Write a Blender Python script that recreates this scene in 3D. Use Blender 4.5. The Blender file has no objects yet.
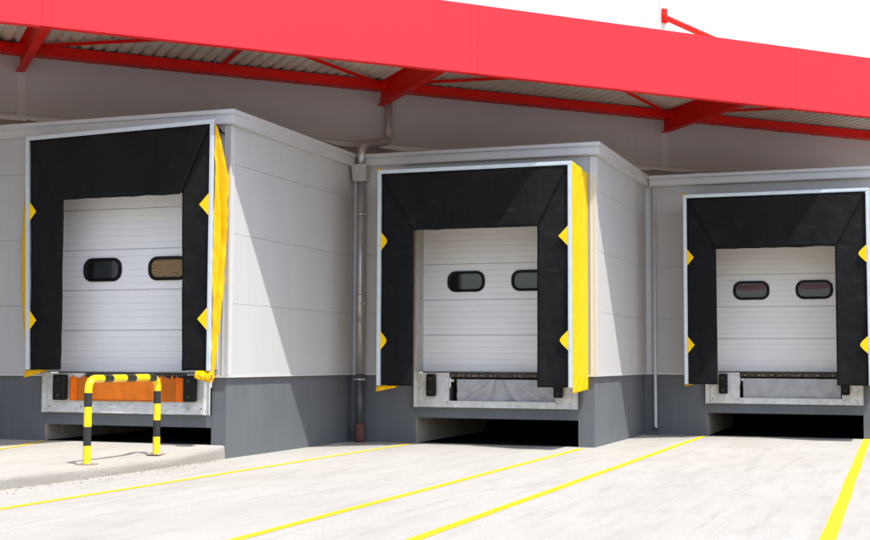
import bpy, bmesh, math, random
from mathutils import Vector, Matrix, noise
random.seed(7)
S = bpy.context.scene
COL = S.collection
R = math.radians

# ---------------------------------------------------------------- camera
cam_d = bpy.data.cameras.new('camera'); cam = bpy.data.objects.new('camera', cam_d); COL.objects.link(cam)
F_PX = 1309.4
cam_d.sensor_width = 36; cam_d.sensor_fit = 'HORIZONTAL'; cam_d.lens = F_PX / 870 * 36
cam_d.clip_start = .1; cam_d.clip_end = 3000
pi_, ya, ro = R(3.944), R(20.024), R(.212)
fw = Vector((-math.sin(ya)*math.cos(pi_), math.cos(ya)*math.cos(pi_), math.sin(pi_)))
r_ = Vector((math.cos(ya), math.sin(ya), 0)); u_ = r_.cross(fw)
r2 = r_*math.cos(ro) + u_*math.sin(ro); u2 = -r_*math.sin(ro) + u_*math.cos(ro)
m = Matrix((r2, u2, -fw)).transposed().to_4x4(); m.translation = Vector((9.109, -16.442, 1.4))
cam.matrix_world = m
S.camera = cam
S.render.resolution_x = 1024; S.render.resolution_y = 636

# ---------------------------------------------------------------- light
sd = Vector((.432, -.24, 1)).normalized()
elev = math.asin(sd.z)
W = bpy.data.worlds.new('World'); S.world = W; W.use_nodes = True
nt = W.node_tree; bg = nt.nodes['Background']
sky = nt.nodes.new('ShaderNodeTexSky'); sky.sky_type = 'NISHITA'; sky.sun_disc = False
sky.sun_elevation = elev; sky.sun_rotation = math.atan2(sd.x, sd.y)
sky.air_density = 1.0; sky.dust_density = 2.5; sky.ozone_density = 1.0
nt.links.new(sky.outputs[0], bg.inputs[0]); bg.inputs[1].default_value = .15
sl = bpy.data.lights.new('sun', 'SUN'); sun = bpy.data.objects.new('sun', sl); COL.objects.link(sun)
sl.energy = 3.25; sl.angle = R(.53); sl.color = (1, .965, .9)
sun.rotation_euler = sd.to_track_quat('Z', 'Y').to_euler(); sun.location = (20, -20, 30)
S.view_settings.view_transform = 'Standard'; S.view_settings.look = 'None'
S.view_settings.exposure = 1.03; S.view_settings.gamma = 1; S.view_settings.use_curve_mapping = False
S.render.engine = 'CYCLES'; S.cycles.max_bounces = 10; S.cycles.diffuse_bounces = 6

# ---------------------------------------------------------------- materials
def mat(name, col, rough=.6, metal=0, var=.0, vscale=3., col2=None, bump=0, bscale=40, spec=.5, stretch=(1,1,1), detail=6, lo=.35, hi=.7, rvar=0):
    M = bpy.data.materials.new(name); M.use_nodes = True
    t = M.node_tree; b = t.nodes['Principled BSDF']
    b.inputs['Base Color'].default_value = (*col, 1); b.inputs['Roughness'].default_value = rough
    b.inputs['Metallic'].default_value = metal; b.inputs['Specular IOR Level'].default_value = spec
    tc = t.nodes.new('ShaderNodeTexCoord'); mp = t.nodes.new('ShaderNodeMapping'); mp.inputs['Scale'].default_value = stretch
    t.links.new(tc.outputs['Object'], mp.inputs[0])
    if var or col2:
        n = t.nodes.new('ShaderNodeTexNoise'); n.inputs['Scale'].default_value = vscale; n.inputs['Detail'].default_value = detail
        n.inputs['Roughness'].default_value = .62
        t.links.new(mp.outputs[0], n.inputs[0])
        cr = t.nodes.new('ShaderNodeValToRGB'); cr.color_ramp.elements[0].position = lo; cr.color_ramp.elements[1].position = hi
        c2 = col2 if col2 else tuple(max(0, c*(1-var)) for c in col)
        cr.color_ramp.elements[0].color = (*col, 1); cr.color_ramp.elements[1].color = (*c2, 1)
        t.links.new(n.outputs['Fac'], cr.inputs[0]); t.links.new(cr.outputs[0], b.inputs['Base Color'])
        if rvar:
            mr = t.nodes.new('ShaderNodeMapRange'); mr.inputs['To Min'].default_value = rough - rvar; mr.inputs['To Max'].default_value = rough + rvar
            t.links.new(n.outputs['Fac'], mr.inputs[0]); t.links.new(mr.outputs[0], b.inputs['Roughness'])
    if bump:
        n2 = t.nodes.new('ShaderNodeTexNoise'); n2.inputs['Scale'].default_value = bscale; n2.inputs['Detail'].default_value = 4
        t.links.new(mp.outputs[0], n2.inputs[0])
        bp = t.nodes.new('ShaderNodeBump'); bp.inputs['Strength'].default_value = bump; bp.inputs['Distance'].default_value = .01
        t.links.new(n2.outputs['Fac'], bp.inputs['Height']); t.links.new(bp.outputs[0], b.inputs['Normal'])
    return M

def nodes_mix(t, a, bcol, fac, mode='MIX'):
    mx = t.nodes.new('ShaderNodeMix'); mx.data_type = 'RGBA'; mx.blend_type = mode
    for sock, v in ((6, a), (7, bcol)):
        if isinstance(v, tuple): mx.inputs[sock].default_value = (*v, 1)
        else: t.links.new(v, mx.inputs[sock])
    if isinstance(fac, float): mx.inputs[0].default_value = fac
    else: t.links.new(fac, mx.inputs[0])
    return mx.outputs[2]

def noise_fac(t, scale, lo, hi, stretch=(1,1,1), detail=6, rot=0, rough=.6, coord='Object'):
    tc = t.nodes.new('ShaderNodeTexCoord'); mp = t.nodes.new('ShaderNodeMapping')
    mp.inputs['Scale'].default_value = stretch; mp.inputs['Rotation'].default_value = (0, 0, rot)
    t.links.new(tc.outputs[coord], mp.inputs[0])
    n = t.nodes.new('ShaderNodeTexNoise'); n.inputs['Scale'].default_value = scale; n.inputs['Detail'].default_value = detail
    n.inputs['Roughness'].default_value = rough
    t.links.new(mp.outputs[0], n.inputs[0])
    mr = t.nodes.new('ShaderNodeMapRange'); mr.inputs['From Min'].default_value = lo; mr.inputs['From Max'].default_value = hi
    t.links.new(n.outputs['Fac'], mr.inputs[0])
    return mr.outputs[0]

def concrete(name, base, dark, warm):
    M = mat(name, base, rough=.9, spec=.2); t = M.node_tree; b = t.nodes['Principled BSDF']
    lt = tuple(min(1, x*1.10) for x in base)
    c = nodes_mix(t, lt, base, noise_fac(t, .4, .3, .6, rot=.7))
    c = nodes_mix(t, c, warm, noise_fac(t, .8, .45, .8, stretch=(1, .3, 1), rot=.25))
    # faint drawn-out broom and tyre streaks, blotches, specks
    c = nodes_mix(t, c, dark, noise_fac(t, 2.2, .50, .80, stretch=(1, .35, 1), rot=1.1, detail=10, rough=.7))
    c = nodes_mix(t, c, dark, noise_fac(t, 5, .52, .78, stretch=(1.2, .1, 1), rot=-.55, detail=8))
    c = nodes_mix(t, c, tuple(x*.80 for x in dark), noise_fac(t, 3.4, .60, .74, detail=12, rough=.8))
    c = nodes_mix(t, c, tuple(x*.62 for x in dark), noise_fac(t, 9, .70, .80, detail=10, rough=.8))
    c = nodes_mix(t, c, tuple(x*.84 for x in base), noise_fac(t, 38, .42, .62, detail=4))
    t.links.new(c, b.inputs['Base Color'])
    tc = t.nodes.new('ShaderNodeTexCoord'); n2 = t.nodes.new('ShaderNodeTexNoise'); n2.inputs['Scale'].default_value = 60; n2.inputs['Detail'].default_value = 5
    t.links.new(tc.outputs['Object'], n2.inputs[0])
    bp = t.nodes.new('ShaderNodeBump'); bp.inputs['Strength'].default_value = .35; bp.inputs['Distance'].default_value = .006
    t.links.new(n2.outputs['Fac'], bp.inputs['Height']); t.links.new(bp.outputs[0], b.inputs['Normal'])
    return M

M = {}
M['yard'] = concrete('yard_concrete', (.340, .331, .308), (.225, .218, .203), (.292, .276, .248))
M['slab'] = concrete('slab_concrete', (.36, .345, .315), (.28, .265, .235), (.315, .29, .25))
M['kerb'] = concrete('kerb_concrete', (.31, .295, .265), (.235, .222, .195), (.26, .24, .205))
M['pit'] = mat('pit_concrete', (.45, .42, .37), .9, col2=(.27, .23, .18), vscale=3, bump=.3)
M['pit_shade'] = mat('pit_shade_black', (.016, .015, .014), .95, spec=0)  # near-black colour stands in for the shade inside the pits
M['cladding'] = mat('silver_cladding', (.465, .462, .46), .42, var=.045, vscale=1.3, spec=.35, stretch=(1, 1, .6), bump=.03, bscale=30)
M['wall'] = mat('warehouse_cladding', (.465, .46, .46), .45, var=.05, vscale=.8, spec=.35)
M['wall_strip'] = mat('cover_strip', (.52, .51, .505), .45, var=.05)
M['wall_dark'] = mat('joint_dark', (.30, .295, .29), .8)
M['trim'] = mat('coping_metal', (.58, .58, .585), .32, metal=.15, var=.06, vscale=2)
M['plinth'] = mat('plinth_paint', (.097, .107, .119), .58, col2=(.112, .121, .131), vscale=1.6, bump=.12, bscale=25, stretch=(1, 1, .6))
M['red'] = mat('red_fascia', (.80, .0165, .0265), .42, var=.05, vscale=1.2, spec=.35)
for nm in ('cladding', 'wall', 'plinth', 'red'):
    X = M[nm]; t = X.node_tree; b = t.nodes['Principled BSDF']; src = b.inputs['Base Color'].links[0].from_socket
    k_ = {'cladding': .94, 'wall': .95, 'plinth': 1.2, 'red': .95}[nm]
    sep = t.nodes.new('ShaderNodeMix'); sep.data_type = 'RGBA'; sep.blend_type = 'MULTIPLY'; sep.inputs[0].default_value = 1
    t.links.new(src, sep.inputs[6]); sep.inputs[7].default_value = (k_, k_*.99, k_*.96, 1); sep.clamp_result = False
    f = noise_fac(t, 2.4, .5, .78, stretch=(2.5, 2.5, .16), detail=9, rough=.7)
    c = nodes_mix(t, src, sep.outputs[2], f)
    f2 = noise_fac(t, 6, .68, .8, stretch=(1, 1, 1), detail=11, rough=.8)
    c = nodes_mix(t, c, sep.outputs[2], f2)
    t.links.new(c, b.inputs['Base Color'])
M['roofing'] = mat('roof_membrane', (.36, .35, .34), .7, var=.15, vscale=2)
M['red_steel'] = mat('red_steel', (.72, .010, .004), .45, var=.15, vscale=2.5, spec=.2)
M['deck'] = mat('deck_metal', (.74, .71, .62), .5, metal=0, var=.12, vscale=2)
M['void'] = mat('dark_void', (.004, .004, .004), 1, spec=0)  # near-black in place of the deep shade at the back of pit and recess
M['door'] = mat('door_panel', (.79, .79, .795), .45, var=.04, vscale=2.2, spec=.4, bump=.06, bscale=90)
M['door_seal'] = mat('door_joint', (.46, .46, .47), .8)
M['jamb'] = mat('galvanised_jamb', (.50, .49, .46), .5, metal=.3, col2=(.40, .35, .27), vscale=6, lo=.5, hi=.85)
M['galv'] = mat('galvanised_steel', (.64, .65, .65), .5, metal=.2, col2=(.44, .445, .43), vscale=9, lo=.4, hi=.75, rvar=.1)
M['alu'] = mat('shelter_frame_aluminium', (.58, .64, .67), .4, metal=.25, var=.12, vscale=8)
M['rubber'] = mat('bumper_rubber', (.004, .004, .0045), .6, col2=(.016, .014, .012), spec=.2, vscale=20, bump=.3)
M['window_rim'] = mat('window_rim', (.004, .004, .005), .45, spec=.2)
M['zinc'] = mat('downpipe_zinc', (.54, .53, .52), .34, metal=.6, var=.25, vscale=6, stretch=(1, 1, .3))
M['pipe_dark'] = mat('downpipe_dark', (.10, .105, .115), .45, metal=.3, var=.2, vscale=6)
M['boot'] = mat('boot_iron', (.14, .045, .04), .7, var=.4, vscale=15)
M['pvc'] = mat('white_pipe', (.62, .62, .61), .4, var=.1, vscale=9)
M['yellow'] = mat('yellow_vinyl', (.84, .50, .001), .4, col2=(.78, .43, .001), vscale=3.5, spec=.3)
M['yellow_marker'] = mat('yellow_marker', (.85, .55, .002), .5, spec=.2, var=.1, vscale=10)
M['paint_yellow'] = mat('yellow_pipe_paint', (.86, .58, .003), .3)
M['paint_black'] = mat('black_pipe_paint', (.016, .016, .016), .35)
M['yellow_taut'] = mat('taut_yellow_vinyl', (.84, .60, .001), .42, var=.06, vscale=2.5, spec=.25)
for X in (M['yellow'], M['yellow_taut']):   # thin vinyl lets some light through
  t = X.node_tree; b = t.nodes['Principled BSDF']
  tl = t.nodes.new('ShaderNodeBsdfTranslucent'); tl.inputs[0].default_value = (.85, .55, .02, 1)
  ms = t.nodes.new('ShaderNodeMixShader'); ms.inputs[0].default_value = .25
  t.links.new(b.outputs[0], ms.inputs[1]); t.links.new(tl.outputs[0], ms.inputs[2]); t.links.new(ms.outputs[0], t.nodes['Material Output'].inputs[0])
M['orange'] = mat('orange_tarp', (.54, .135, .010), .6, col2=(.42, .105, .008), spec=.2, vscale=3, bump=.25, bscale=120)
M['orange_bright'] = mat('orange_tarp_edge', (.80, .15, .003), .5, spec=.2, var=.12, vscale=6)
M['grey_sheet'] = mat('grey_sheet', (.40, .405, .42), .4, col2=(.28, .28, .29), vscale=4, spec=.5)
M['grime'] = mat('grimy_steel', (.045, .042, .035), .8, col2=(.16, .12, .07), vscale=22, lo=.5, hi=.7, bump=.4)
M['grit'] = mat('grit', (.24, .21, .17), .95, var=.4, vscale=30)
M['rust'] = mat('rusty_plate', (.28, .2, .14), .7, var=.4, vscale=20)

def curtain_mat():
    X = mat('black_curtain', (.005, .005, .006), .7, spec=.15); t = X.node_tree; b = t.nodes['Principled BSDF']
    c = nodes_mix(t, (.003, .0032, .0045), (.0105, .0102, .0102), noise_fac(t, 1.1, .35, .72, stretch=(1, 1, .5), detail=9, rough=.7))
    c = nodes_mix(t, c, (.045, .040, .032), noise_fac(t, 2.6, .56, .88, stretch=(1, 1, 1.8), detail=12, rough=.82))
    c = nodes_mix(t, c, (.035, .034, .032), noise_fac(t, 3.2, .62, .82, stretch=(7, 5, .3), detail=9, rough=.75))
    c = nodes_mix(t, c, (.06, .056, .05), noise_fac(t, 7, .70, .86, stretch=(1, 1, 1.3), detail=12, rough=.85))
    t.links.new(c, b.inputs['Base Color'])
    tc = t.nodes.new('ShaderNodeTexCoord'); n2 = t.nodes.new('ShaderNodeTexNoise'); n2.inputs['Scale'].default_value = 9; n2.inputs['Detail'].default_value = 6
    t.links.new(tc.outputs['Object'], n2.inputs[0])
    bp = t.nodes.new('ShaderNodeBump'); bp.inputs['Strength'].default_value = .3; bp.inputs['Distance'].default_value = .02
    t.links.new(n2.outputs['Fac'], bp.inputs['Height']); t.links.new(bp.outputs[0], b.inputs['Normal'])
    return X
M['curtain'] = curtain_mat()

def line_paint():
    X = mat('yellow_line_paint', (.70, .47, .004), .7, spec=.3); t = X.node_tree; b = t.nodes['Principled BSDF']
    c = nodes_mix(t, (.70, .47, .004), (.44, .37, .16), noise_fac(t, 9, .60, .80, detail=10, rough=.75))
    t.links.new(c, b.inputs['Base Color']); return X
M['line'] = line_paint()

def glass_mat(name, col, rough=.06):
    X = mat(name, col, rough, spec=.8); return X
M['glass'] = glass_mat('dark_glass', (.028, .031, .037), .1)
M['interior_dark'] = glass_mat('dark_interior_patch', (.012, .012, .012), .08)  # unlit interior painted onto the pane as a darker colour
def wavy():
    X = mat('brown_wavy_sheet', (.3, .19, .07), .5); t = X.node_tree; b = t.nodes['Principled BSDF']
    tc = t.nodes.new('ShaderNodeTexCoord'); w = t.nodes.new('ShaderNodeTexWave'); w.inputs['Scale'].default_value = 9
    w.inputs['Distortion'].default_value = 9; w.inputs['Detail'].default_value = 1.5; w.inputs['Detail Scale'].default_value = 1.6; w.bands_direction = 'Z'
    t.links.new(tc.outputs['Object'], w.inputs[0])
    c = nodes_mix(t, (.30, .185, .07), (.12, .075, .03), w.outputs['Fac']); t.links.new(c, b.inputs['Base Color']); return X
M['wavy'] = wavy()
M['red_goods'] = mat('dark_red_goods', (.10, .018, .018), .4, col2=(.035, .012, .012), vscale=12, stretch=(.5, 1, 2))  # dark red goods seen inside, drawn on the panes

# ---------------------------------------------------------------- mesh helpers
class MB:
    def __init__(s): s.bm = bmesh.new(); s.mats = []
    def mi(s, m):
        if m not in s.mats: s.mats.append(m)
        return s.mats.index(m)
    def face(s, pts, m, smooth=False):
        vs = [s.bm.verts.new(p) for p in pts]; f = s.bm.faces.new(vs); f.material_index = s.mi(m); f.smooth = smooth; return f
    def box(s, x0, x1, y0, y1, z0, z1, m, bev=0):
        g = bmesh.ops.create_cube(s.bm, size=1)
        for v in g['verts']:
            v.co = Vector((x0 + (v.co.x+.5)*(x1-x0), y0 + (v.co.y+.5)*(y1-y0), z0 + (v.co.z+.5)*(z1-z0)))
        fs = set(f for v in g['verts'] for f in v.link_faces)
        for f in fs: f.material_index = s.mi(m)
        if bev:
            es = list(set(e for f in fs for e in f.edges))
            r = bmesh.ops.bevel(s.bm, geom=es, offset=bev, segments=2, affect='EDGES', profile=.5)
            for f in r['faces']: f.material_index = s.mi(m)
    def prism(s, poly, d, m):
        """poly: list of 3-D points, extruded by vector d"""
        d = Vector(d); a = [Vector(p) for p in poly]; bq = [p + d for p in a]
        va = [s.bm.verts.new(p) for p in a]; vb = [s.bm.verts.new(p) for p in bq]; k = s.mi(m)
        n = len(a)
        for i in range(n):
            f = s.bm.faces.new((va[i], va[(i+1) % n], vb[(i+1) % n], vb[i])); f.material_index = k
        for vs in (list(reversed(va)), vb):
            f = s.bm.faces.new(vs); f.material_index = k
    def beam(s, a, b, w, h, m, up=(0, 0, 1)):
        """rectangular bar from a to b; w sideways, h along up"""
        a, b = Vector(a), Vector(b); d = (b-a).normalized(); up = Vector(up)
        sd_ = d.cross(up).normalized(); u = sd_.cross(d)
        p = [a + sd_*x*w/2 + u*y*h/2 for x, y in ((-1, -1), (1, -1), (1, 1), (-1, 1))]
        s.prism(p, b-a, m)
    def tube(s, path, r, m, seg=20, caps=True, mats=None):
        path = [Vector(p) for p in path]; rings = []
        up = None
        for i, p in enumerate(path):
            t = (path[min(i+1, len(path)-1)] - path[max(i-1, 0)]).normalized()
            if up is None:
                up = Vector((0, 0, 1)) if abs(t.z) < .9 else Vector((1, 0, 0))
            sx = t.cross(up).normalized(); up = sx.cross(t).normalized()
            rr = r[i] if isinstance(r, (list, tuple)) else r
            rings.append([s.bm.verts.new(p + (sx*math.cos(a) + up*math.sin(a))*rr) for a in [2*math.pi*j/seg for j in range(seg)]])
        for i in range(len(rings)-1):
            k = s.mi(mats[i] if mats else m)
            for j in range(seg):
                f = s.bm.faces.new((rings[i][j], rings[i][(j+1) % seg], rings[i+1][(j+1) % seg], rings[i+1][j])); f.smooth = True; f.material_index = k
        if caps:
            for rg in (rings[0], rings[-1]):
                f = s.bm.faces.new(rg); f.material_index = s.mi(mats[0] if mats else m)
    def sheet(s, fn, nu, nv, m, thick=None, matfn=None):
        g = [[s.bm.verts.new(fn(i/nu, j/nv)) for j in range(nv+1)] for i in range(nu+1)]
        for i in range(nu):
            for j in range(nv):
                f = s.bm.faces.new((g[i][j], g[i+1][j], g[i+1][j+1], g[i][j+1])); f.smooth = True
                f.material_index = s.mi(matfn((i+.5)/nu, (j+.5)/nv) if matfn else m)
        if thick:
            s.bm.normal_update()
            fs = [f for row in g for v in row for f in v.link_faces]
            fs = list(set(fs))
            bmesh.ops.solidify(s.bm, geom=fs, thickness=thick)
    def build(s, name, parent=None, loc=(0, 0, 0), rotz=0):
        bmesh.ops.recalc_face_normals(s.bm, faces=s.bm.faces)
        me = bpy.data.meshes.new(name); s.bm.to_mesh(me); s.bm.free()
        for x in s.mats: me.materials.append(M[x])
        o = bpy.data.objects.new(name, me); COL.objects.link(o); o.location = loc; o.rotation_euler = (0, 0, rotz)
        if parent: o.parent = parent
        return o
def thing(name, label, cat, loc=(0, 0, 0), rotz=0, group=None):
    o = bpy.data.objects.new(name, None); COL.objects.link(o); o.location = loc; o.rotation_euler = (0, 0, rotz)
    o.empty_display_size = .2
    return tag(o, label, cat, group)
def tag(o, label, cat, group=None):
    o['label'] = label; o['category'] = cat
    if group: o['group'] = group
    return o
def struct(o): o['kind'] = 'structure'; return o
def nz(x, y, z): return noise.noise(Vector((x, y, z)))

PX, PY1, PY2 = 4.292, 4.411, 4.203
POD = [(0, 0), (PX, PY1), (2*PX, PY1+PY2)]
SIDE = [PY1, PY2, PY2]
TH = R(44.4); AL = R(90) - TH
H = 4.969; ZC = 1.145; INS = .037

# ---------------------------------------------------------------- ground
g = MB()
g.sheet(lambda u, v: Vector((-150+300*u, -150+300*v, 0)), 30, 30, 'yard')
struct(g.build('yard_ground'))

def slabz(y):
    if y > 0: return .19
    if y > -1.1: return .19 - .07*(-y/1.1)**.8
    return .12 + .012*math.sin(y*.9)
def edge_x(y): return -.045 - .02*math.sin(y*.8) - (.05 if y < -3 else 0)*min(1, (-y-3)/2)
ys = [.03 - .25*i for i in range(50)]
def slab_top(u, v):
    y = .03 - 12*v; x1 = edge_x(y) - .035; x = -9 + (x1+9)*u
    return Vector((x, y, slabz(y) - .003 + .002*nz(x*2, y*2, 0)))
g = MB(); g.sheet(slab_top, 24, 60, 'slab')
def slab_face(u, v):
    y = .03 - 12*v; z = slabz(y) - .003; xe = edge_x(y)
    k = [(-.035, z), (-.012, z-.006), (-.001, z-.022), (.004, z*.5), (.008, -.01)]
    i = min(int(u*4), 3); f = u*4 - i
    return Vector((xe + k[i][0]*(1-f)+k[i+1][0]*f + .006*nz(y*6, u*3, 5), y, k[i][1]*(1-f)+k[i+1][1]*f))
g.sheet(slab_face, 8, 160, 'kerb')
g.box(-3.0, -.3, .034, 2.5, .1, .185, 'slab')
struct(g.build('raised_pavement'))

def painted_line(x0, y0, x1, y1, w, z=.004, zf=None):
    g = MB(); d = Vector((x1-x0, y1-y0, 0)); n = Vector((-d.y, d.x, 0)).normalized()
    def fn(u, v):
        p = Vector((x0, y0, 0)) + d*v + n*(u-.5)*w*(1 + .06*nz(v*40, u*9, 1)) + n*.012*nz(v*d.length*.5, 0, 3)
        p.z = zf(p.y) + .002 if zf else z
        return p
    g.sheet(fn, 1, 120, 'line')
    return struct(g.build('painted_line'))
painted_line(1.17, 4.15, 1.05, -12, .10)
painted_line(4.11, 4.15, 4.13, -12, .10)
painted_line(5.40, 8.45, 5.42, -9, .11)
painted_line(8.29, 8.9, 8.46, -6.5, .125)
painted_line(-3.03, -.05, -3.03, -11, .08, zf=slabz)

# crumbs of broken concrete and grit along the foot of the kerb
g = MB()
for i in range(1100):
    y = -.3 - random.random()**.8*9; x = edge_x(y) + .012 + abs(random.gauss(0, .035 if random.random() < .8 else .3))
    s = random.uniform(.005, .018)
    pts = [Vector((x + s*random.uniform(.6, 1.2)*math.cos(a), y + s*random.uniform(.6, 1.2)*math.sin(a), .001)) for a in (0, 1.3, 2.5, 3.8, 5)]
    top = Vector((x, y, s*random.uniform(.5, 1.1)))
    for k in range(5): g.face((pts[k], pts[(k+1) % 5], top), 'grit')
o = g.build('grit'); o['kind'] = 'stuff'

# ---------------------------------------------------------------- warehouse wall (local x along the wall, y into the building)
WD = 3.85
wh = thing('warehouse', 'pale warehouse wall rising behind and above the red canopy', 'building', rotz=AL)
g = MB()
X0, X1 = -16, 30
g.box(X0, X1, WD+.06, WD+.3, 2.3, 12.2, 'wall_dark')
zs = [2.3, 3.3, 4.3, 5.36, 6.36, 7.36, 8.36, 9.36, 10.36, 11.3, 12.15]
cols = [X0, -8.75, -2.37, 3.98, 10.25, 16.55, 22.9, X1]
for a, b in zip(cols, cols[1:]):
    for i in range(len(zs)-1):
        g.box(a+.02, b-.02, WD, WD+.06, zs[i]+.002, zs[i+1]-.002, 'wall')
g.build('wall_panels', wh)
for c in cols[1:-2]:
    g = MB()
    for z0, z1 in ((4.9, 6.3), (6.75, 12.15)):
        g.box(c-.07, c+.07, WD-.010, WD-.001, z0, z1, 'wall_strip')
    g.build('joint_cover', wh)
g = MB()
g.box(X0, X1, WD-.03, WD-.001, 5.2, 5.31, 'trim')
g.box(X0, X1, WD-.04, WD-.001, 5.31, 5.325, 'trim')
g.build('flashing', wh)

# ---------------------------------------------------------------- dock housings
POS = ['leftmost', 'middle', 'rightmost']
DOORX = [(-3.05, -.50), (-3.075, -.55), (-2.98, -.53)]
LEV = [(-3.095, -.26), (-3.145, -.30), (-3.16, -.33)]
HL = ['pale grey dock housing at the left, its right side wall mostly in full view',
      'pale grey dock housing in the middle, between the two downpipes',
      'pale grey dock housing at the right, beside the thin white pipe',
      'plain grey dock housing beyond the left edge, without a shelter']

def cladding(g, axis, a0, a1, z0, z1, cuts, face, thick, skip=None):
    for i in range(len(cuts)-1):
        c0, c1 = max(cuts[i], z0), min(cuts[i+1], z1)
        if c1 <= c0: continue
        if axis == 'x': g.box(a0, a1, face, face+thick, c0+.0018, c1-.0018, 'cladding')
        else: g.box(face-thick, face, a0, a1, c0+.0018, c1-.0018, 'cladding')
CUT = [ZC, 2.197, 3.197, 4.197, 5.2]

def housing(k, px, py, side, has_door=True):
    root = thing('dock_housing', HL[k], 'loading dock', (px, py, 0), group='dock housings set in a sawtooth row')
    ZT = H-.03
    # front and side skins
    g = MB()
    if has_door:
        dl, dr = DOORX[k]; jl, jr = LEV[k]
        cladding(g, 'x', -PX+.002, jl, ZC, ZT, CUT, 0, .06)
        cladding(g, 'x', jr, -.062, ZC, ZT, CUT, 0, .06)
        cladding(g, 'x', jl+.001, jr-.001, 3.9, ZT, CUT, 0, .06)
        g.box(-PX+.004, jl-.004, .05, .16, ZC+.002, ZT-.01, 'wall_dark')
        g.box(jr+.004, -.17, .05, .16, ZC+.002, ZT-.01, 'wall_dark')
        g.box(jl-.004, jr+.004, .05, .16, 3.905, ZT-.01, 'wall_dark')
    else:
        cladding(g, 'x', -PX+.002, -.062, ZC, ZT, CUT, 0, .06)
        g.box(-PX+.004, -.17, .05, .16, ZC+.002, ZT-.01, 'wall_dark')
    cladding(g, 'y', .001, side+.05, ZC, ZT, CUT, 0, .06)
    g.box(-.16, -.052, .012, side+.05, ZC+.002, ZT-.01, 'wall_dark')
    g.build('wall', root)
    # plinth with the pit opening
    g = MB()
    f = INS
    if has_door:
        g.box(-PX-.07, jl+.012, f, f+.25, -.1, ZC-.004, 'plinth')
        g.box(jr-.012+.004, -INS, f, f+.25, -.1, ZC-.004, 'plinth')
        g.box(jl+.013, jr-.009, f+.004, f+.22, .43, .606, 'plinth')
    else: g.box(-PX-.07, -INS, f, f+.25, -.1, ZC-.004, 'plinth')
    g.box(-INS-.25, -INS, f+.251, side+f+.01, -.1, ZC-.004, 'plinth')
    g.build('plinth', root)
    # drip flashing at the foot of the cladding
    g = MB()
    for a, b in ([(-PX+.004, jl-.002), (jr+.002, -.0515)] if has_door else [(-PX+.004, -.0515)]):
        g.box(a, b, -.012, .05, ZC-.002, ZC+.028, 'trim')
        g.build('drip_flashing', root); g = MB()
    g.box(-.05, .012, -.012, side-.006, ZC-.0015, ZC+.0275, 'trim')
    g.build('drip_flashing', root)
    # corner trim
    g = MB(); c0, c1 = ZC+.03, H-.225
    g.box(-.085, .008, -.008, -.001, c0, c1, 'trim'); g.box(.001, .008, -.001, .10, c0, c1, 'trim')
    g.box(-.02, .014, -.014, -.0085, c0, c1, 'trim'); g.box(.0085, .014, -.0085, .018, c0, c1, 'trim')
    g.box(-.09, -.078, -.014, -.0085, c0, c1, 'trim'); g.box(.0085, .014, .09, .102, c0, c1, 'trim')
    g.build('corner_trim', root)
    if has_door:
        g = MB()   # cover strip at the inner corner and by the shelter
        g.box(-PX+.015, -PX+.10, -.008, -.001, c0, c1, 'trim')
        g.box(-PX+.09, -PX+.10, -.014, -.0085, c0, c1, 'trim')
        g.build('inner_corner_trim', root)
    # coping: stepped profile along front and side, mitred at the corner
    g = MB(); o = .10
    prof = [(.0, H-.215), (o-.01, H-.215), (o-.002, H-.205), (o-.016, H-.19), (o-.016, H-.1), (o-.03, H-.088), (o-.03, H-.076), (o, H-.06), (o, H-.008), (o-.008, H), (-.12, H)]
    L0 = -PX+.1 + .003
    pts = [[(L0, -q, z), (q, -q, z), (q, side-.1-.002, z)] for q, z in prof]
    for i in range(len(prof)-1):
        for j in range(2):
            g.face([pts[i][j], pts[i][j+1], pts[i+1][j+1], pts[i+1][j]], 'trim')
    g.build('coping', root)
    # roof: low slope towards the warehouse wall, upstand at the inner corner
    ca, sa = math.sin(TH), math.cos(TH)
    def onwall(x, y):   # drop a local point onto the wall plane, going into the building
        n = Vector((math.cos(TH), -math.sin(TH))); P = Vector((x+px, y+py)); d = n.dot(P) + WD - .03
        return Vector((x - n.x*d, y - n.y*d, 5.25))
    g = MB()
    A = Vector((-PX+.0, -.02, H-.02)); B = Vector((-.0, .0, H-.02)); Cc = Vector((.0, side-.02, H-.02))
    A2 = onwall(A.x, A.y); B2 = onwall(B.x, B.y); C2 = onwall(Cc.x, Cc.y)
    g.face((A, B, B2, A2), 'roofing'); g.face((B, Cc, C2, B2), 'roofing')
    for t in (.25, .5, .75):
        P = A.lerp(B, t); Q = A2.lerp(B2, t); g.beam(P+Vector((0, 0, .012)), Q+Vector((0, 0, .012)), .025, .02, 'roofing')
    g.build('roof', root)
    if not has_door: return root
    # pit under the leveller
    g = MB()
    a, b = jl+.013, jr-.009
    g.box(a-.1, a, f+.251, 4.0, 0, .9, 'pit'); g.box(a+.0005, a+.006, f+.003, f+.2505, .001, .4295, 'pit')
    g.box(b+.012, b+.1, f+.251, 4.0, 0, .9, 'pit_shade')
    g.box(a, b, 4.0, 4.1, 0, .9, 'void'); g.box(a, b, f+.221, 4.0, .61, .7, 'pit_shade')
    g.box(a+.01, b+.011, f+.05, 4.0, -.05, (.197 if k == 0 else .006), 'pit_shade')  # floor plate added near-black so the pit reads as deep shade
    g.build('pit', root)
    # dock floor edge
    g = MB(); g.box(dl-.08, dr+.08, .36, 2.4, 1.1, 1.175, 'grime'); g.build('dock_floor', root)
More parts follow.
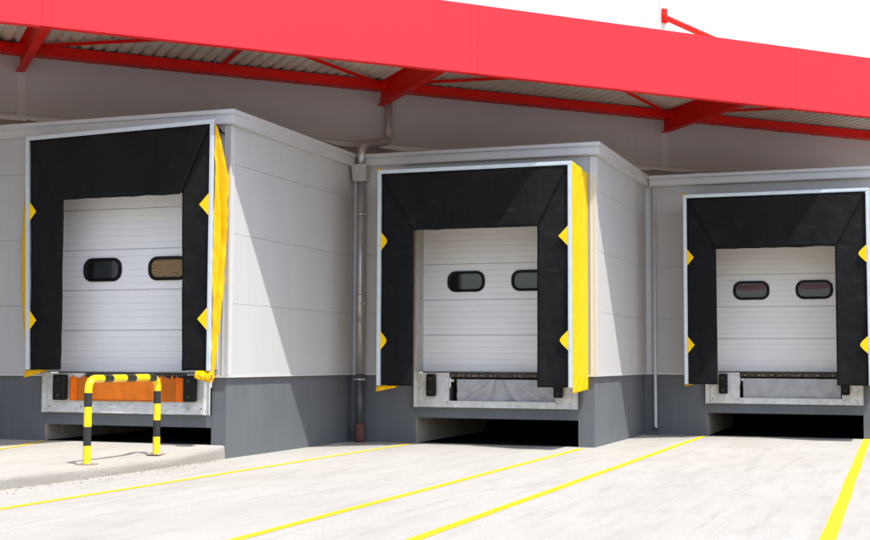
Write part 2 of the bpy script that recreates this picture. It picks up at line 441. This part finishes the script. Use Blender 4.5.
    # door jambs
    for x0, x1 in ((jl, dl-.004), (dr+.004, jr)):
        g = MB(); w = .035; y_j = .35 if k == 0 else .27
        g.box(x0, x0+w, -.022, y_j, 1.2, 3.9, 'jamb'); g.box(x1-w, x1, .15, y_j, 1.2, 3.9, 'jamb'); g.box(x0+w, x1-w, .2, y_j, 1.2, 3.9, 'jamb')
        if k == 1:
            for i in range(9): g.tube([(x0+w/2, -.03, 1.35+.28*i), (x0+w/2, -.02, 1.35+.28*i)], .008, 'rust', 8)
        g.build('door_jamb', root)
    # sectional door
    g = MB(); y = .30 if k == 0 else .22; joints = [1.205, 1.828, 2.43, 3.04, 3.65, 3.98]
    prof = []
    for i in range(len(joints)-1):
        z0, z1 = joints[i], joints[i+1]
        prof += [(y+.02, z0+.0005), (y+.02, z0+.003), (y, z0+.008)]
        n = int(round((z1-z0)/.1)); st = (z1-z0)/n
        for q in range(1, n):
            zc = z0 + q*st
            prof += [(y, zc-.008), (y+.009, zc-.0015), (y+.009, zc+.0015), (y, zc+.008)]
        prof += [(y, z1-.008), (y+.02, z1-.003)]
    vs = [(g.bm.verts.new((dl, a_, b_)), g.bm.verts.new((dr, a_, b_))) for a_, b_ in prof]
    for i in range(len(vs)-1):
        ft = g.bm.faces.new((vs[i][0], vs[i][1], vs[i+1][1], vs[i+1][0]))
        deep = prof[i][0] > y+.01 and prof[i+1][0] > y+.01
        ft.material_index = g.mi('door_seal' if deep else 'door')
    g.box(dl, dr, y+.022, y+.05, 1.205, 3.98, 'door_seal')
    g.box(dl, dr, y-.012, y+.03, 1.178, 1.204, 'grime')
    door = g.build('door', root)
    wx = [(-2.305, -1.175), (-2.295, -1.16), (-2.32, -1.175)][k]
    for wi, cx in enumerate(wx):
        g = MB(); wz = 2.738; hw, hh = .335, .178
        def rr(hw, hh, r, n=7):
            out = []
            for qx, qz, a0 in ((1, 1, 0), (-1, 1, 90), (-1, -1, 180), (1, -1, 270)):
                for i in range(n+1):
                    a = R(a0 + 90*i/n); out.append((cx + qx*(hw-r) + r*math.cos(a), wz + qz*(hh-r) + r*math.sin(a)))
            return out
        O1, O2, O3 = rr(hw, hh, .15), rr(hw-.012, hh-.012, .14), rr(hw-.05, hh-.048, .10)
        rings = [[g.bm.verts.new((px_, yy, pz)) for px_, pz in O] for O, yy in ((O1, y-.002), (O1, y-.018), (O2, y-.026), (O3, y-.022), (O3, y-.004))]
        for i in range(len(rings)-1):
            for j in range(len(O1)):
                f_ = g.bm.faces.new((rings[i][j], rings[i][(j+1) % len(O1)], rings[i+1][(j+1) % len(O1)], rings[i+1][j])); f_.material_index = g.mi('window_rim'); f_.smooth = True
        mt = 'glass'
        if k == 0 and wi == 1: mt = 'wavy'
        f_ = g.bm.faces.new(rings[-1]); f_.material_index = g.mi(mt)
        yy = y-.0055; L = cx-hw+.046
        if k < 2 and wi == 0: g.face([(L+.004, yy, wz-.085), (L+.12+.03*k, yy, wz-.125), (L+.14, yy, wz+.125), (L+.05, yy, wz+.125), (L+.004, yy, wz+.085)], 'interior_dark')  # dark patch painted where the unlit interior shows through
        if k == 2: g.face([(L+.02, yy, wz+.02), (L+.2, yy, wz+.0), (L+.4, yy, wz+.012), (L+.56, yy, wz+.03), (L+.55, yy, wz+.115), (L+.03, yy, wz+.115)], 'red_goods')
        ww = g.build('window', door)
        if k == 0 and wi == 1: ww['label'] = 'door window showing a brown wavy-patterned sheet'
        if k == 2: ww['label'] = 'door window with a dark red streak along its top'
    return root
for k in range(3): housing(k, *POD[k], SIDE[k])
housing(3, -PX, -PY1, PY1, False)

# ---------------------------------------------------------------- dock shelters (black curtains in a pale frame, yellow side sheets)
SH = [dict(L=-3.25, Rr=-.07, T=4.64, B=1.24, ol=-2.576, orr=-.60, ot=3.735, mz=(3.575, 1.965), fy=-.35),
      dict(L=-3.425, Rr=-.145, T=4.465, B=.985, ol=-2.79, orr=-.71, ot=3.515, mz=(3.35, 1.717), fy=-1.0),
      dict(L=-3.39, Rr=-.14, T=4.39, B=.985, ol=-2.795, orr=-.73, ot=3.438, mz=(3.295, 1.695), fy=-1.0)]
SL = ['black dock shelter at the left, with a crumpled yellow sheet bunched down its right side',
      'black dock shelter in the middle, with a taut bright yellow sheet down its right side',
      'black dock shelter at the right, above the hanging plain grey sheet and thin white pipe side']
SL[2] = 'black dock shelter at the right, both door windows showing in its opening'
def shelter(k, px, py):
    s = SH[k]; FY = s['fy']; DP = -FY - .02; root = thing('dock_shelter', SL[k], 'dock shelter', (px, py, 0), group='dock shelters around the loading doors')
    L, Rr, T, B, ol, orr, ot = (s[a] for a in ('L', 'Rr', 'T', 'B', 'ol', 'orr', 'ot')); w = .062
    sl_ = .024 if k == 0 else 0
    def Tz(x): return T + sl_*(x-L)
    # pale frame
    lean = .10 if k == 0 else 0
    g = MB()
    def post(x0, x1, dx):
        for (a, b, ya_, yb) in ((x0, x1, FY-.02, FY+.03), (x0+.012, x1-.012, FY-.026, FY-.0205)):
            g.prism([(a+dx, ya_, B), (b+dx, ya_, B), (b, ya_, Tz(b)), (a, ya_, Tz(a))], (0, yb-ya_, 0), 'alu')
    post(L, L+w, lean); post(Rr-w, Rr, 0)
    for a, b, ya_, yb, za, zb_ in ((L, Rr, FY-.019, FY+.031, .001, w), (L+.01, Rr-.01, FY-.025, FY-.0195, .013, w-.012)):
        g.prism([(a, ya_, Tz(a)+za), (b, ya_, Tz(b)+za), (b, ya_, Tz(b)+zb_), (a, ya_, Tz(a)+zb_)], (0, yb-ya_, 0), 'alu')
    for i in range(14):
        z = B+.08+.25*i
        if z < T-.1:
            g.tube([(Rr-w/2, FY-.03, z), (Rr-w/2, FY-.025, z)], .005, 'galv', 6)
    for i in range(13):
        x = L+.12+.25*i
        if x < Rr-.1: g.tube([(x, FY-.029, Tz(x)+w/2), (x, FY-.024, Tz(x)+w/2)], .005, 'galv', 6)
    g.build('frame', root)
    # back frame against the wall and folding arms
    g = MB()
    g.box(L+.02, L+.07, -.05, -.002, B+.02, T-.1, 'galv'); g.box(Rr-.12, Rr-.07, -.05, -.016, B+.02, T-.1, 'galv'); g.box(L+.07, Rr-.12, -.05, -.002, T-.15, T-.1, 'galv')
    for z in (B+.5, (B+T)/2, T-.5):
        g.beam((L+.045, -.05, z), (L+.045, FY+.031, z+.18), .03, .012, 'galv'); g.beam((Rr-.095, -.05, z), (Rr-.095, FY+.031, z+.18), .03, .012, 'galv')
    g.build('rear_frame', root)
    # curtains
    il, ir = L+w+.002, Rr-w-.002
    def cur(q, yb, amp, seed, nu=24, nv=24, bow=0, inner=0):
        (ax, az), (bx, bz), (cx, cz), (dx, dz) = q    # TL TR BR BL
        def fn(u, v):
            x = (ax*(1-u)+bx*u)*(1-v) + (dx*(1-u)+cx*u)*v; z = (az*(1-u)+bz*u)*(1-v) + (dz*(1-u)+cz*u)*v
            y = yb + amp*v*nz(x*1.7+seed, z*1.3, seed) + amp*.4*nz(x*6+seed, z*5, seed) + bow*v
            if inner:   # the hidden upper end reaches further in behind the head curtain
                e = (u if inner > 0 else 1-u); x -= inner*.2*(1-e)*max(0, min(1, (z-ot-.02)/.06))
            if v > .97: z += .012*nz(x*4, seed, 2)
            return Vector((x, y, z))
        return fn
    g = MB(); 
    hb = [(-2.72, orr+.005), (ol-.01, orr+.003), (ol-.002, orr+.01)][k]
    g.sheet(cur([(il, Tz(il)), (ir, Tz(ir)), (hb[1], ot), (hb[0], ot-.006)], FY-.004, .022, 3.3*k+1, 48, 16, bow=-.012), 48, 16, 'curtain', thick=.005)
    g.build('head_curtain', root)
    for sd_ in (0, 1):
        g = MB()
        if sd_ == 0: q = [(il, T-.02), (ol-.01, T-.08), (ol+.02 if k == 0 else ol, B+.0), (il+lean, B)]
        else: q = [(orr, Tz(orr)-.08), (ir, Tz(ir)-.02), (ir, B), (orr+(.06 if k == 0 else -.005), B)]
        g.sheet(cur(q, FY+.022, .022, 9.1*k+sd_*4+2, 14, 90, inner=(1 if sd_ else -1)), 14, 90, 'curtain', thick=.005)
        g.build('side_curtain', root)
    # half-diamond markers on the side curtains
    for sd_ in (0, 1):
        for zi, z in enumerate(s['mz']):
            g = MB(); t_ = (T-z)/(T-B); x = (il + lean*t_) if sd_ == 0 else ir; sg = 1 if sd_ == 0 else -1
            wd_, hh = (.125 if sd_ == 0 else .15), .155
            rnd = (k == 1 and not (sd_ == 1 and zi == 0)) or (k == 2 and sd_ == 1)
            pts = [(x, z+hh)]
            if rnd: pts += [(x+sg*wd_*.62, z+hh*.42), (x+sg*wd_*.86, z+hh*.12), (x+sg*wd_*.86, z-hh*.12), (x+sg*wd_*.62, z-hh*.42)]
            else: pts += [(x+sg*wd_, z)]
            pts += [(x, z-hh)]
            g.prism([(a, FY-.022, b) for a, b in pts], (0, .006, 0), 'yellow_marker')
            g.build('marker', root)
    # yellow vinyl side sheets and the dark top sheet
    def right_sheet(u, v):
        # u: front frame -> wall, v: top -> bottom
        if k == 0:
            zt = Tz(Rr)+.05 - .20*u
            prof_ = [(0, .02), (.06, .07), (.18, .145), (.3, .155), (.5, .125), (.7, .085), (.88, .04), (1, .010)]
            for (v0, w0), (v1, w1) in zip(prof_, prof_[1:]):
                if v <= v1: break
            wv = w0 + (w1-w0)*(v-v0)/(v1-v0)
            fold = (.5+.5*math.sin(u*17 + 1.2*math.sin(v*9) + 2.5*nz(v*1.6, 0, 4)))
            x = Rr+.003 + wv*(.25*u + .75*fold*math.sin(math.pi*min(1, u*1.05+.03))**.7) + .018*nz(u*4, v*12, 7) + .012*nz(u*9, v*26, 3)
            gp_ = [(0, .35), (.18, 1), (.6, .85), (.85, .45), (1, .15)]
            for (v0, w0), (v1, w1) in zip(gp_, gp_[1:]):
                if v <= v1: break
            y = FY + DP*u*(w0 + (w1-w0)*(v-v0)/(v1-v0)) + .02*nz(u*2, v*10, 9)*math.sin(math.pi*u); z = zt + (B-.12 - zt)*v + .05*math.sin(u*6)*v
        else:
            x = Rr+.003 + .012*u; zt = T+.055-.02*u-.05*u*u; y = FY + DP*u
            z = zt + (B-.05-.05*(1-u) - zt)*v
            dgl = .0028*math.sin((u*2.2 + v*14)*6 + 2.5*nz(u*2, v*5, 1)) + .014*nz(u*3, v*10+u*4, 2)
            x += dgl*math.sin(math.pi*min(1, u+.06))
            
        return Vector((x, y, z))
    g = MB(); g.sheet(right_sheet, 40, 150, 'yellow' if k == 0 else 'yellow_taut', thick=.003); g.build('side_sheet', root)
    def left_sheet(u, v):
        bl = .17 if k == 0 else .0
        x = L-.003 + lean*v - bl*math.sin(math.pi*max(0, v*1.1-.1))*math.sin(math.pi*u**.6) + (.12 if k == 0 else .01)*u
        x += .008*nz(u*3, v*14, 5)
        zt = T+.04; return Vector((x, FY+DP*u, zt + (B-.04-zt)*v))
    g = MB(); g.sheet(left_sheet, 10, 80, 'yellow', thick=.003); g.build('side_sheet', root)
    def top_sheet(u, v):
        e = min(u, 1-u); z = Tz(L+(Rr-L)*u)+.03-.03*v + .008*nz(u*6, v*2, k) if e > .015 else T-(.16 if k else .0)
        return Vector((L+.012+(Rr-L-.024)*u, FY+.034+(DP+.0)*v - (.003 if v == 1 else 0), z))
    g = MB(); g.sheet(top_sheet, 70, 6, 'curtain', thick=.003); g.build('top_sheet', root)
    # loose yellow flaps under the curtains
    if k < 2:
        fl = [[(L+lean-.01, L+lean+.27, B-.008, B-.12, B-.05), (Rr-.24, Rr+.02, B-.0, B-.10, B-.17)],
              [(L+.0, L+.34, B-.008, B-.10, B-.03)]][k]
        for a, b, zt, za, zb in fl:
            g = MB()
            g.sheet(lambda u, v: Vector((a+(b-a)*u, FY+.01 - .05*math.sin(v*2) + .02*nz(u*5, v*3, a), zt + ((za*(1-u)+zb*u)-zt)*v)), 14, 8, 'yellow', thick=.003)
            g.build('loose_flap', root)
    if k:   # yellow tip showing at the top left corner of the frame
        g = MB(); g.box(L-.022, L+.04, FY+.0, FY+.08, T+w+.001, T+w+.035, 'yellow', bev=.01); g.build('corner_tip', root)
    return root
for k in range(3): shelter(k, *POD[k])

# ---------------------------------------------------------------- levellers
LL = ['galvanised dock leveller with two black rubber bumpers, under the leftmost door behind the striped barrier',
      'galvanised dock leveller with two black rubber bumpers, under the middle door',
      'galvanised dock leveller with two black rubber bumpers, under the rightmost door']
def leveller(k, px, py):
    jl, jr = LEV[k]; root = thing('dock_leveller', LL[k], 'dock leveller', (px, py, .6), group='dock levellers under the doors')
    Z = -.6
    def B_(name, boxes, m, bev=0):
        g = MB()
        for b in boxes: g.box(b[0], b[1], b[2], b[3], b[4]+Z, b[5]+Z, m, bev)
        return g.build(name, root)
    al, ar = jl+.51+(.2 if k == 0 else .1)-.02, jr-.36   # cavity
    al = jl + (.72 if k == 0 else .63); ar = jr-.37
    bl, br = jl+(.475 if k==0 else .42), jr-(.185 if k==0 else .23)
    bl0 = bl-(.21 if k == 0 else .16); br0 = br-.15 if k else br-.185
    for x0, x1 in ((jl+.001, jl+.10), (jr-.10, jr-.001)):
        B_('side_channel', [(x0, x1, -.02, -.012, .61, 1.198), (x0, x0+.008, -.045, -.0205, .61, 1.198), (x1-.008, x1, -.045, -.0205, .61, 1.198)], 'galv')
    g = MB()
    for x0, x1 in ((jl+.102, al), (ar, jr-.102)):
        g.box(x0, x1, -.035, .02, .612+Z, 1.19+Z, 'galv'); g.box(x0+.02, x1-.02, -.05, -.0355, .63+Z, .66+Z, 'galv')
        for zz in (.70, 1.13):
            for xx in (x0+.03, x1-.03): g.tube([(xx, -.043, zz+Z), (xx, -.035, zz+Z)], .012, 'rust', 8)
    g.box(al+.001, ar-.001, -.04, .03, .612+Z, (.80 if k == 0 else .72)+Z, 'galv'); g.box(al+.001, ar-.001, -.055, -.0405, .70+Z, .722+Z, 'galv')
    g.box(al+.001, ar-.001, .03, .1, .61+Z, .7+Z, 'galv')
    g.build('frame', root)
    for x0, x1 in ((bl0, bl), (br0, br)):
        g = MB(); g.box(x0, x1, -.16, -.052, .795+Z, 1.17+Z, 'rubber', bev=.022)
        g.tube([((x0+x1)/2, -.165, .87+Z), ((x0+x1)/2, -.15, .87+Z)], .017, 'grime', 10); g.tube([((x0+x1)/2, -.165, 1.09+Z), ((x0+x1)/2, -.15, 1.09+Z)], .017, 'grime', 10)
        g.build('bumper', root)
    # lip plate and cavity
    g = MB(); g.box(al+.002, ar-.002, .0, .25, 1.155+Z, 1.176+Z, 'grime')
    g.box(al+.002, ar-.002, .02, .05, 1.115+Z, 1.1545+Z, 'grime')
    for i in range(26):
        x = al+.05+random.random()*(ar-al-.1); s = random.uniform(.008, .02)
        g.box(x-s, x+s, .0-.01, .02, 1.13+Z, 1.14+s+Z, 'rust')
    g.build('lip', root)
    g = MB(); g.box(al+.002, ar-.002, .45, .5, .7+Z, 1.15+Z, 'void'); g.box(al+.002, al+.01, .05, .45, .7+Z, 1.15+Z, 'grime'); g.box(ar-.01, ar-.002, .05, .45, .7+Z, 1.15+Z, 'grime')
    g.box(al+.03, al+.07, -.01, .05, 1.04+Z, 1.08+Z, 'galv')
    g.build('hinge_recess', root)
    if k == 0:
        for x in (al+.15, ar-.45):
            g = MB(); g.tube([(x-.03, -.07, .79+Z), (x, -.08, .76+Z), (x+.02, -.075, .70+Z), (x+.02, -.06, .68+Z)], .012, 'galv', 8)
            g.build('hook', root)
    # hanging sheet in front of the recess
    if k == 0:
        t = thing('tarpaulin', 'orange tarpaulin hanging in front of the leveller behind the yellow and black barrier', 'tarpaulin', (px, py, .79))
        x0, x1 = -2.59, ar-.01
        def fn(u, v):
            x = x0 + (x1-x0)*u; z = .34 - .34*v + (.004*nz(x*6, 0, 1))
            z += (.012*math.sin(u*55))*(1-v)
            return Vector((x, -.075 + .012*nz(x*2.5, z*2, 2) + .012*(1 if u < .07 or u > .92 else 0) + .006*nz(x*9, z*6, 8), z))
        g = MB(); g.sheet(fn, 90, 10, 'orange', thick=.004, matfn=lambda u, v: 'orange_bright' if (u < .065 or u > .925) else 'orange')
        g.build('panel', t)
        for i in range(11):
            x = x0+.03+(x1-x0-.06)*i/10
            g = MB(); g.prism([(x-.022, -.074, .33), (x+.022, -.074, .33), (x+.012*((-1)**i), -.03, .385)], (0, .004, 0), 'orange_bright')
            g.build('tie_tab', t)
    else:
        x0, x1 = (al+.13, ar-.01) if k == 1 else (al+.06, ar-.02)
        lab = ['', 'grey sheet with deep fanned creases hanging under the middle door', 'smooth dull grey sheet hanging under the rightmost door'][k]
        def fn(u, v):
            x = x0 + (x1-x0)*u; z = 1.085 - .375*v
            c = (u-.45)
            fan = math.sin((c/(v*.75+.28))*(26 if k == 1 else 12) + 2*nz(u*3, v, 4))
            amp = (.034 if k == 1 else .014)*(1-abs(c)*1.2)
            return Vector((x + .01*v*nz(0, v*3, 2), .012 - .03*v*0 + amp*fan*(.35+.65*v) + .012*nz(u*7, v*2, k) + .02*(v-.5), z))
        g = MB(); g.sheet(fn, 140, 14, 'grey_sheet', thick=.003)
        o = g.build('cover_sheet', None, (px, py, 0)); tag(o, lab, 'sheet')
for k in range(3): leveller(k, *POD[k])

# ---------------------------------------------------------------- canopy (same local frame as the warehouse)
cn = thing('canopy', 'long red steel canopy with corrugated underside along the warehouse wall', 'canopy', rotz=AL)
q = .755; Z0, Z1 = 5.705, 6.755; CX0, CX1 = -15, 29
JO = [-15, -8.95, -2.71, 3.52, 9.64, 15.9, 22.1, 29]
for a, b in zip(JO, JO[1:]):      # fascia panels
    g = MB()
    g.box(a+(.065), b-(.065), -q, -q+.012, Z0+.001, Z1, 'red')
    g.box(a+.065, b-.065, -q+.0125, -q+.10, Z0, Z0+.02, 'red'); g.box(a+.065, b-.065, -q+.0125, -q+.12, Z1-.02, Z1, 'red')
    g.build('fascia_panel', cn)
for c in JO[1:-1]:
    g = MB(); g.box(c-.0605, c+.0605, -q+.001, -q+.013, Z0+.001, Z1, 'red'); 
    g.build('fascia_joint_cover', cn)
g = MB()   # steel rail behind the fascia
g.box(CX0, CX1, -q+.125, -q+.23, Z0+.02, Z0+.09, 'red_steel'); g.box(CX0, CX1, -q+.125, -q+.25, Z1-.16, Z1-.025, 'red_steel')
g.build('edge_rail', cn)
ZW = 6.465; SL_ = .045          # deck underside at the wall, rise per metre outwards
def dz(y): return ZW + (WD - y)*SL_
# corrugated deck
g = MB(); ya_, yb_ = -q+.26, WD-.02
pitch = .205; n = int((CX1-CX0)/pitch)
prof = []
for i in range(n):
    x = CX0 + i*pitch; prof += [(x, 0), (x+.10, 0), (x+.125, .045), (x+.18, .045), (x+.205, 0)]
prev = None
for x, h in prof:
    v = (g.bm.verts.new((x, ya_, dz(ya_)+h)), g.bm.verts.new((x, yb_, dz(yb_)+h)))
    if prev and x > prev[2]+1e-6:
        f_ = g.bm.faces.new((prev[0], v[0], v[1], prev[1])); f_.material_index = g.mi('deck')
    prev = (*v, x)
g.build('deck', cn)
g = MB(); g.box(CX0, CX1, ya_, yb_, dz(yb_)+.28, dz(yb_)+.30, 'deck'); g.build('deck_top', cn)
# box gutter along the wall
g = MB()
GY = WD-.33
g.box(CX0, CX1, GY, GY+.008, 6.30, 6.45, 'red_steel'); g.box(CX0, CX1, GY-.012, GY-.0005, 6.436, 6.449, 'red_steel')
g.box(CX0, CX1, GY+.0085, WD-.03, 6.30, 6.308, 'red_steel'); g.box(CX0, CX1, GY-.02, GY+.03, 6.286, 6.2995, 'red_steel')
x = CX0
while x < CX1:
    g.box(x, x+.03, GY+.032, WD-.03, 6.29, 6.2995, 'red_steel'); g.box(x, x+.035, GY-.026, GY+.03, 6.270, 6.2855, 'red_steel'); x += .91
g.build('gutter', cn)
# brackets: tapered I-beams rising slightly outwards
BR = [-8.75, -2.40, 3.97, 10.25, 16.55, 22.9]
for c in BR:
    g = MB(); yo, yi = -q+.24, WD-.02
    zb = lambda y: 6.06 + (WD-y)*.052 + max(0, -(y-WD)-3.2)*0
    zt = lambda y: dz(y)-.004
    g.prism([(c-.008, yi, zb(yi)), (c-.008, yo, zb(yo)), (c-.008, yo, zt(yo)), (c-.008, yi, zt(yi))], (.016, 0, 0), 'red_steel')
    g.prism([(c-.07, yi, zb(yi)-.016), (c-.07, yo, zb(yo)-.016), (c-.07, yo, zb(yo)), (c-.07, yi, zb(yi))], (.14, 0, 0), 'red_steel')
    g.prism([(c-.07, yi, zt(yi)-.016), (c-.07, yo, zt(yo)-.016), (c-.07, yo, zt(yo)), (c-.07, yi, zt(yi))], (.14, 0, 0), 'red_steel')
    g.build('bracket', cn)
for i in range(len(BR)-1):       # diagonal bracing in plan
    a, b = BR[i]+.15, BR[i+1]-.15; y0, y1 = WD-.35, -q+.3
    for (xa, xb) in ((a, b), (b, a)):
        g = MB(); off = .05 if xa == a else .085
        p0, p1 = Vector((xa, y0, dz(y0)-off)), Vector((xb, y1, dz(y1)-off))
        g.beam(p0, p1, .07, .008, 'red_steel'); g.beam(p0+Vector((0, 0, -.02)), p1+Vector((0, 0, -.02)), .008, .05, 'red_steel')
        g.build('brace', cn)
for c in (.89,):
    g = MB(); g.beam((c, WD-.4, dz(WD-.4)-.03), (c, -q+.3, dz(-q+.3)-.03), .06, .05, 'red_steel'); g.build('purlin', cn)
for c in (10.27,):     # tie struts above the canopy
    g = MB(); g.beam((c, WD-.02, 8.45), (c, -q+1.3, 6.78), .08, .10, 'red_steel'); g.build('tie_strut', cn)
    g = MB(); g.box(c-.06, c+.06, WD-.05, WD-.0225, 8.32, 8.62, 'red_steel'); g.build('tie_plate', cn)

# ---------------------------------------------------------------- downpipes
def bend(pts, r=.1, n=6):
    pts = [Vector(p) for p in pts]; out = [pts[0]]
    for i in range(1, len(pts)-1):
        a, b, c = pts[i-1], pts[i], pts[i+1]; d1 = (a-b).normalized(); d2 = (c-b).normalized()
        p, q_ = b+d1*r, b+d2*r
        for k_ in range(n+1):
            t = k_/n; out.append(p*(1-t)**2 + b*2*t*(1-t) + q_*t*t)
    out.append(pts[-1]); return out
ca, sa = math.cos(AL), math.sin(AL)
def w2(x, y, z): return Vector((x*ca - y*sa, x*sa + y*ca, z))
dp = thing('downpipe', 'thick metal downpipe with a hopper and brown foot in the corner of the left housing', 'downpipe', (.19, PY1-.13, 0))
O = Vector((.19, PY1-.13, 0))
g = MB()
top = w2(4.06, WD-.16, 6.29); el = w2(4.06, WD-.16, 5.38)
g.tube([p - O for p in bend([top, el, Vector((O.x+.0, O.y, 5.10)), Vector((O.x, O.y, 4.68))], .15)], .07, 'zinc', 24)
for z in (5.62,): 
    p = w2(4.06, WD-.16, z)-O; g.tube([p, p+Vector((0, 0, .03))], .076, 'zinc', 24)
g.build('upper_pipe', dp)
g = MB()
b0, b1 = .115, .14
for (za, zb_, a, b, fr) in ((4.48, 4.74, b0, b1, 0), (4.74, 4.77, b1+.012, b1+.012, 0)):
    v0 = [g.bm.verts.new((sx*a, sy*a*.9, za)) for sx, sy in ((-1, -1), (1, -1), (1, 1), (-1, 1))]; v1 = [g.bm.verts.new((sx*b, sy*b*.9, zb_)) for sx, sy in ((-1, -1), (1, -1), (1, 1), (-1, 1))]
    for i in range(4):
        f_ = g.bm.faces.new((v0[i], v0[(i+1) % 4], v1[(i+1) % 4], v1[i])); f_.material_index = g.mi('zinc')
    for v in (v0, v1):
        f_ = g.bm.faces.new(v); f_.material_index = g.mi('zinc')
yk = -.122
g.prism([(0, yk, 4.69), (.04, yk, 4.62), (0, yk, 4.55), (-.04, yk, 4.62)], (0, .03, 0), 'zinc')
g.build('hopper', dp)
g = MB(); g.tube([(0, 0, 1.16), (0, 0, 4.48)], .072, 'zinc', 24)
g.tube([(0, 0, 2.05), (0, 0, 2.5), (0, 0, 2.53)], .076, 'zinc', 24); g.build('lower_pipe', dp)
g = MB(); g.tube([(0, 0, .25), (0, 0, 1.162)], .066, 'pipe_dark', 24); g.build('base_pipe', dp)
g = MB(); g.tube([(0, 0, .0), (0, 0, .05), (0, 0, .25), (0, 0, .31), (0, 0, .33)], [.085, .098, .096, .075, .062], 'boot', 24); g.build('foot', dp)
for z in (1.05, 2.35, 3.9):
    g = MB(); g.tube([(0, 0, z), (0, 0, z+.035)], .080, 'zinc', 24); g.box(-.1, .1, -.012, .012, z, z+.03, 'zinc'); g.tube([(-.088, -.03, z+.015), (-.088, .03, z+.015)], .012, 'trim', 8); g.tube([(.088, -.03, z+.015), (.088, .03, z+.015)], .012, 'trim', 8)
    g.box(-.015, .015, .06, .125, z, z+.03, 'zinc'); g.build('clamp', dp)
O2 = (PX+.19, PY1+PY2-.06, 0)
d2 = thing('downpipe', 'thin white drain pipe in the corner left of the rightmost dock', 'downpipe', O2)
g = MB(); g.tube(bend([(0, 0, 4.74), (0, 0, .16), (.03, -.05, .10)], .03), .030, 'pvc', 16); g.build('pipe', d2)
g = MB(); g.tube([(.0, -.0, .13), (.032, -.06, .095)], .038, 'pipe_dark', 16); g.build('outlet', d2)
for z in (.5, 1.6, 2.7, 3.8):
    g = MB(); g.tube([(0, 0, z), (0, 0, z+.025)], .036, 'pvc', 16); g.build('clamp', d2)

# ---------------------------------------------------------------- striped barrier
pa, pb = Vector((-.40, -2.75, 0)), Vector((-.47, -1.07, 0))
za, zb_ = slabz(pa.y), slabz(pb.y)
bar = thing('safety_barrier', 'yellow and black striped tube barrier standing on the raised kerb', 'barrier', (pa.x, pa.y, za-.003))
d = pb-pa; ln = d.length; HB = 1.045; rad = .048
path = bend([(0, 0, 0), (0, 0, HB), (d.x, d.y, HB), (d.x, d.y, zb_-za)], .16, 12)
# resample so the bands fall where they should: segments carry colours
fine = [path[0]]
for a, b in zip(path, path[1:]):
    n = max(1, int((b-a).length/.01)); fine += [a + (b-a)*(i+1)/n for i in range(n)]
L_ = [0]
for a, b in zip(fine, fine[1:]): L_.append(L_[-1] + (b-a).length)
tot = L_[-1]
blk = [(.22, .45), (.69, .86), (1.30, 1.45), (1.72, 1.90), (2.17, 2.34), (2.40, 2.40)]
def band(s):
    # stripes up each post and across the top
    up = s; dn = tot - s
    for t in (up,):
        if t < .98:
            return 'paint_black' if (.23 < t < .46 or .70 < t < .87) else 'paint_yellow'
    if dn < .98: return 'paint_black' if (.24 < dn < .46 or .68 < dn < .86) else 'paint_yellow'
    c = (s-.98)/(tot-1.96)
    return 'paint_black' if (.19 < c < .31 or .50 < c < .64 or .84 < c < .95) else 'paint_yellow'
g = MB(); g.tube(fine, rad, None, 24, mats=[band(.5*(a+b)) for a, b in zip(L_, L_[1:])]); g.build('tube', bar)
for p, z in ((Vector((0, 0, 0)), 0), (d, zb_-za)):
    g = MB(); g.box(p.x-.1, p.x+.1, p.y-.1, p.y+.1, z-.002, z+.012, 'rust', bev=.003)
    for sx in (-1, 1):
        for sy in (-1, 1): g.tube([(p.x+sx*.075, p.y+sy*.075, z+.01), (p.x+sx*.075, p.y+sy*.075, z+.028)], .011, 'galv', 8)
    g.build('base_plate', bar)
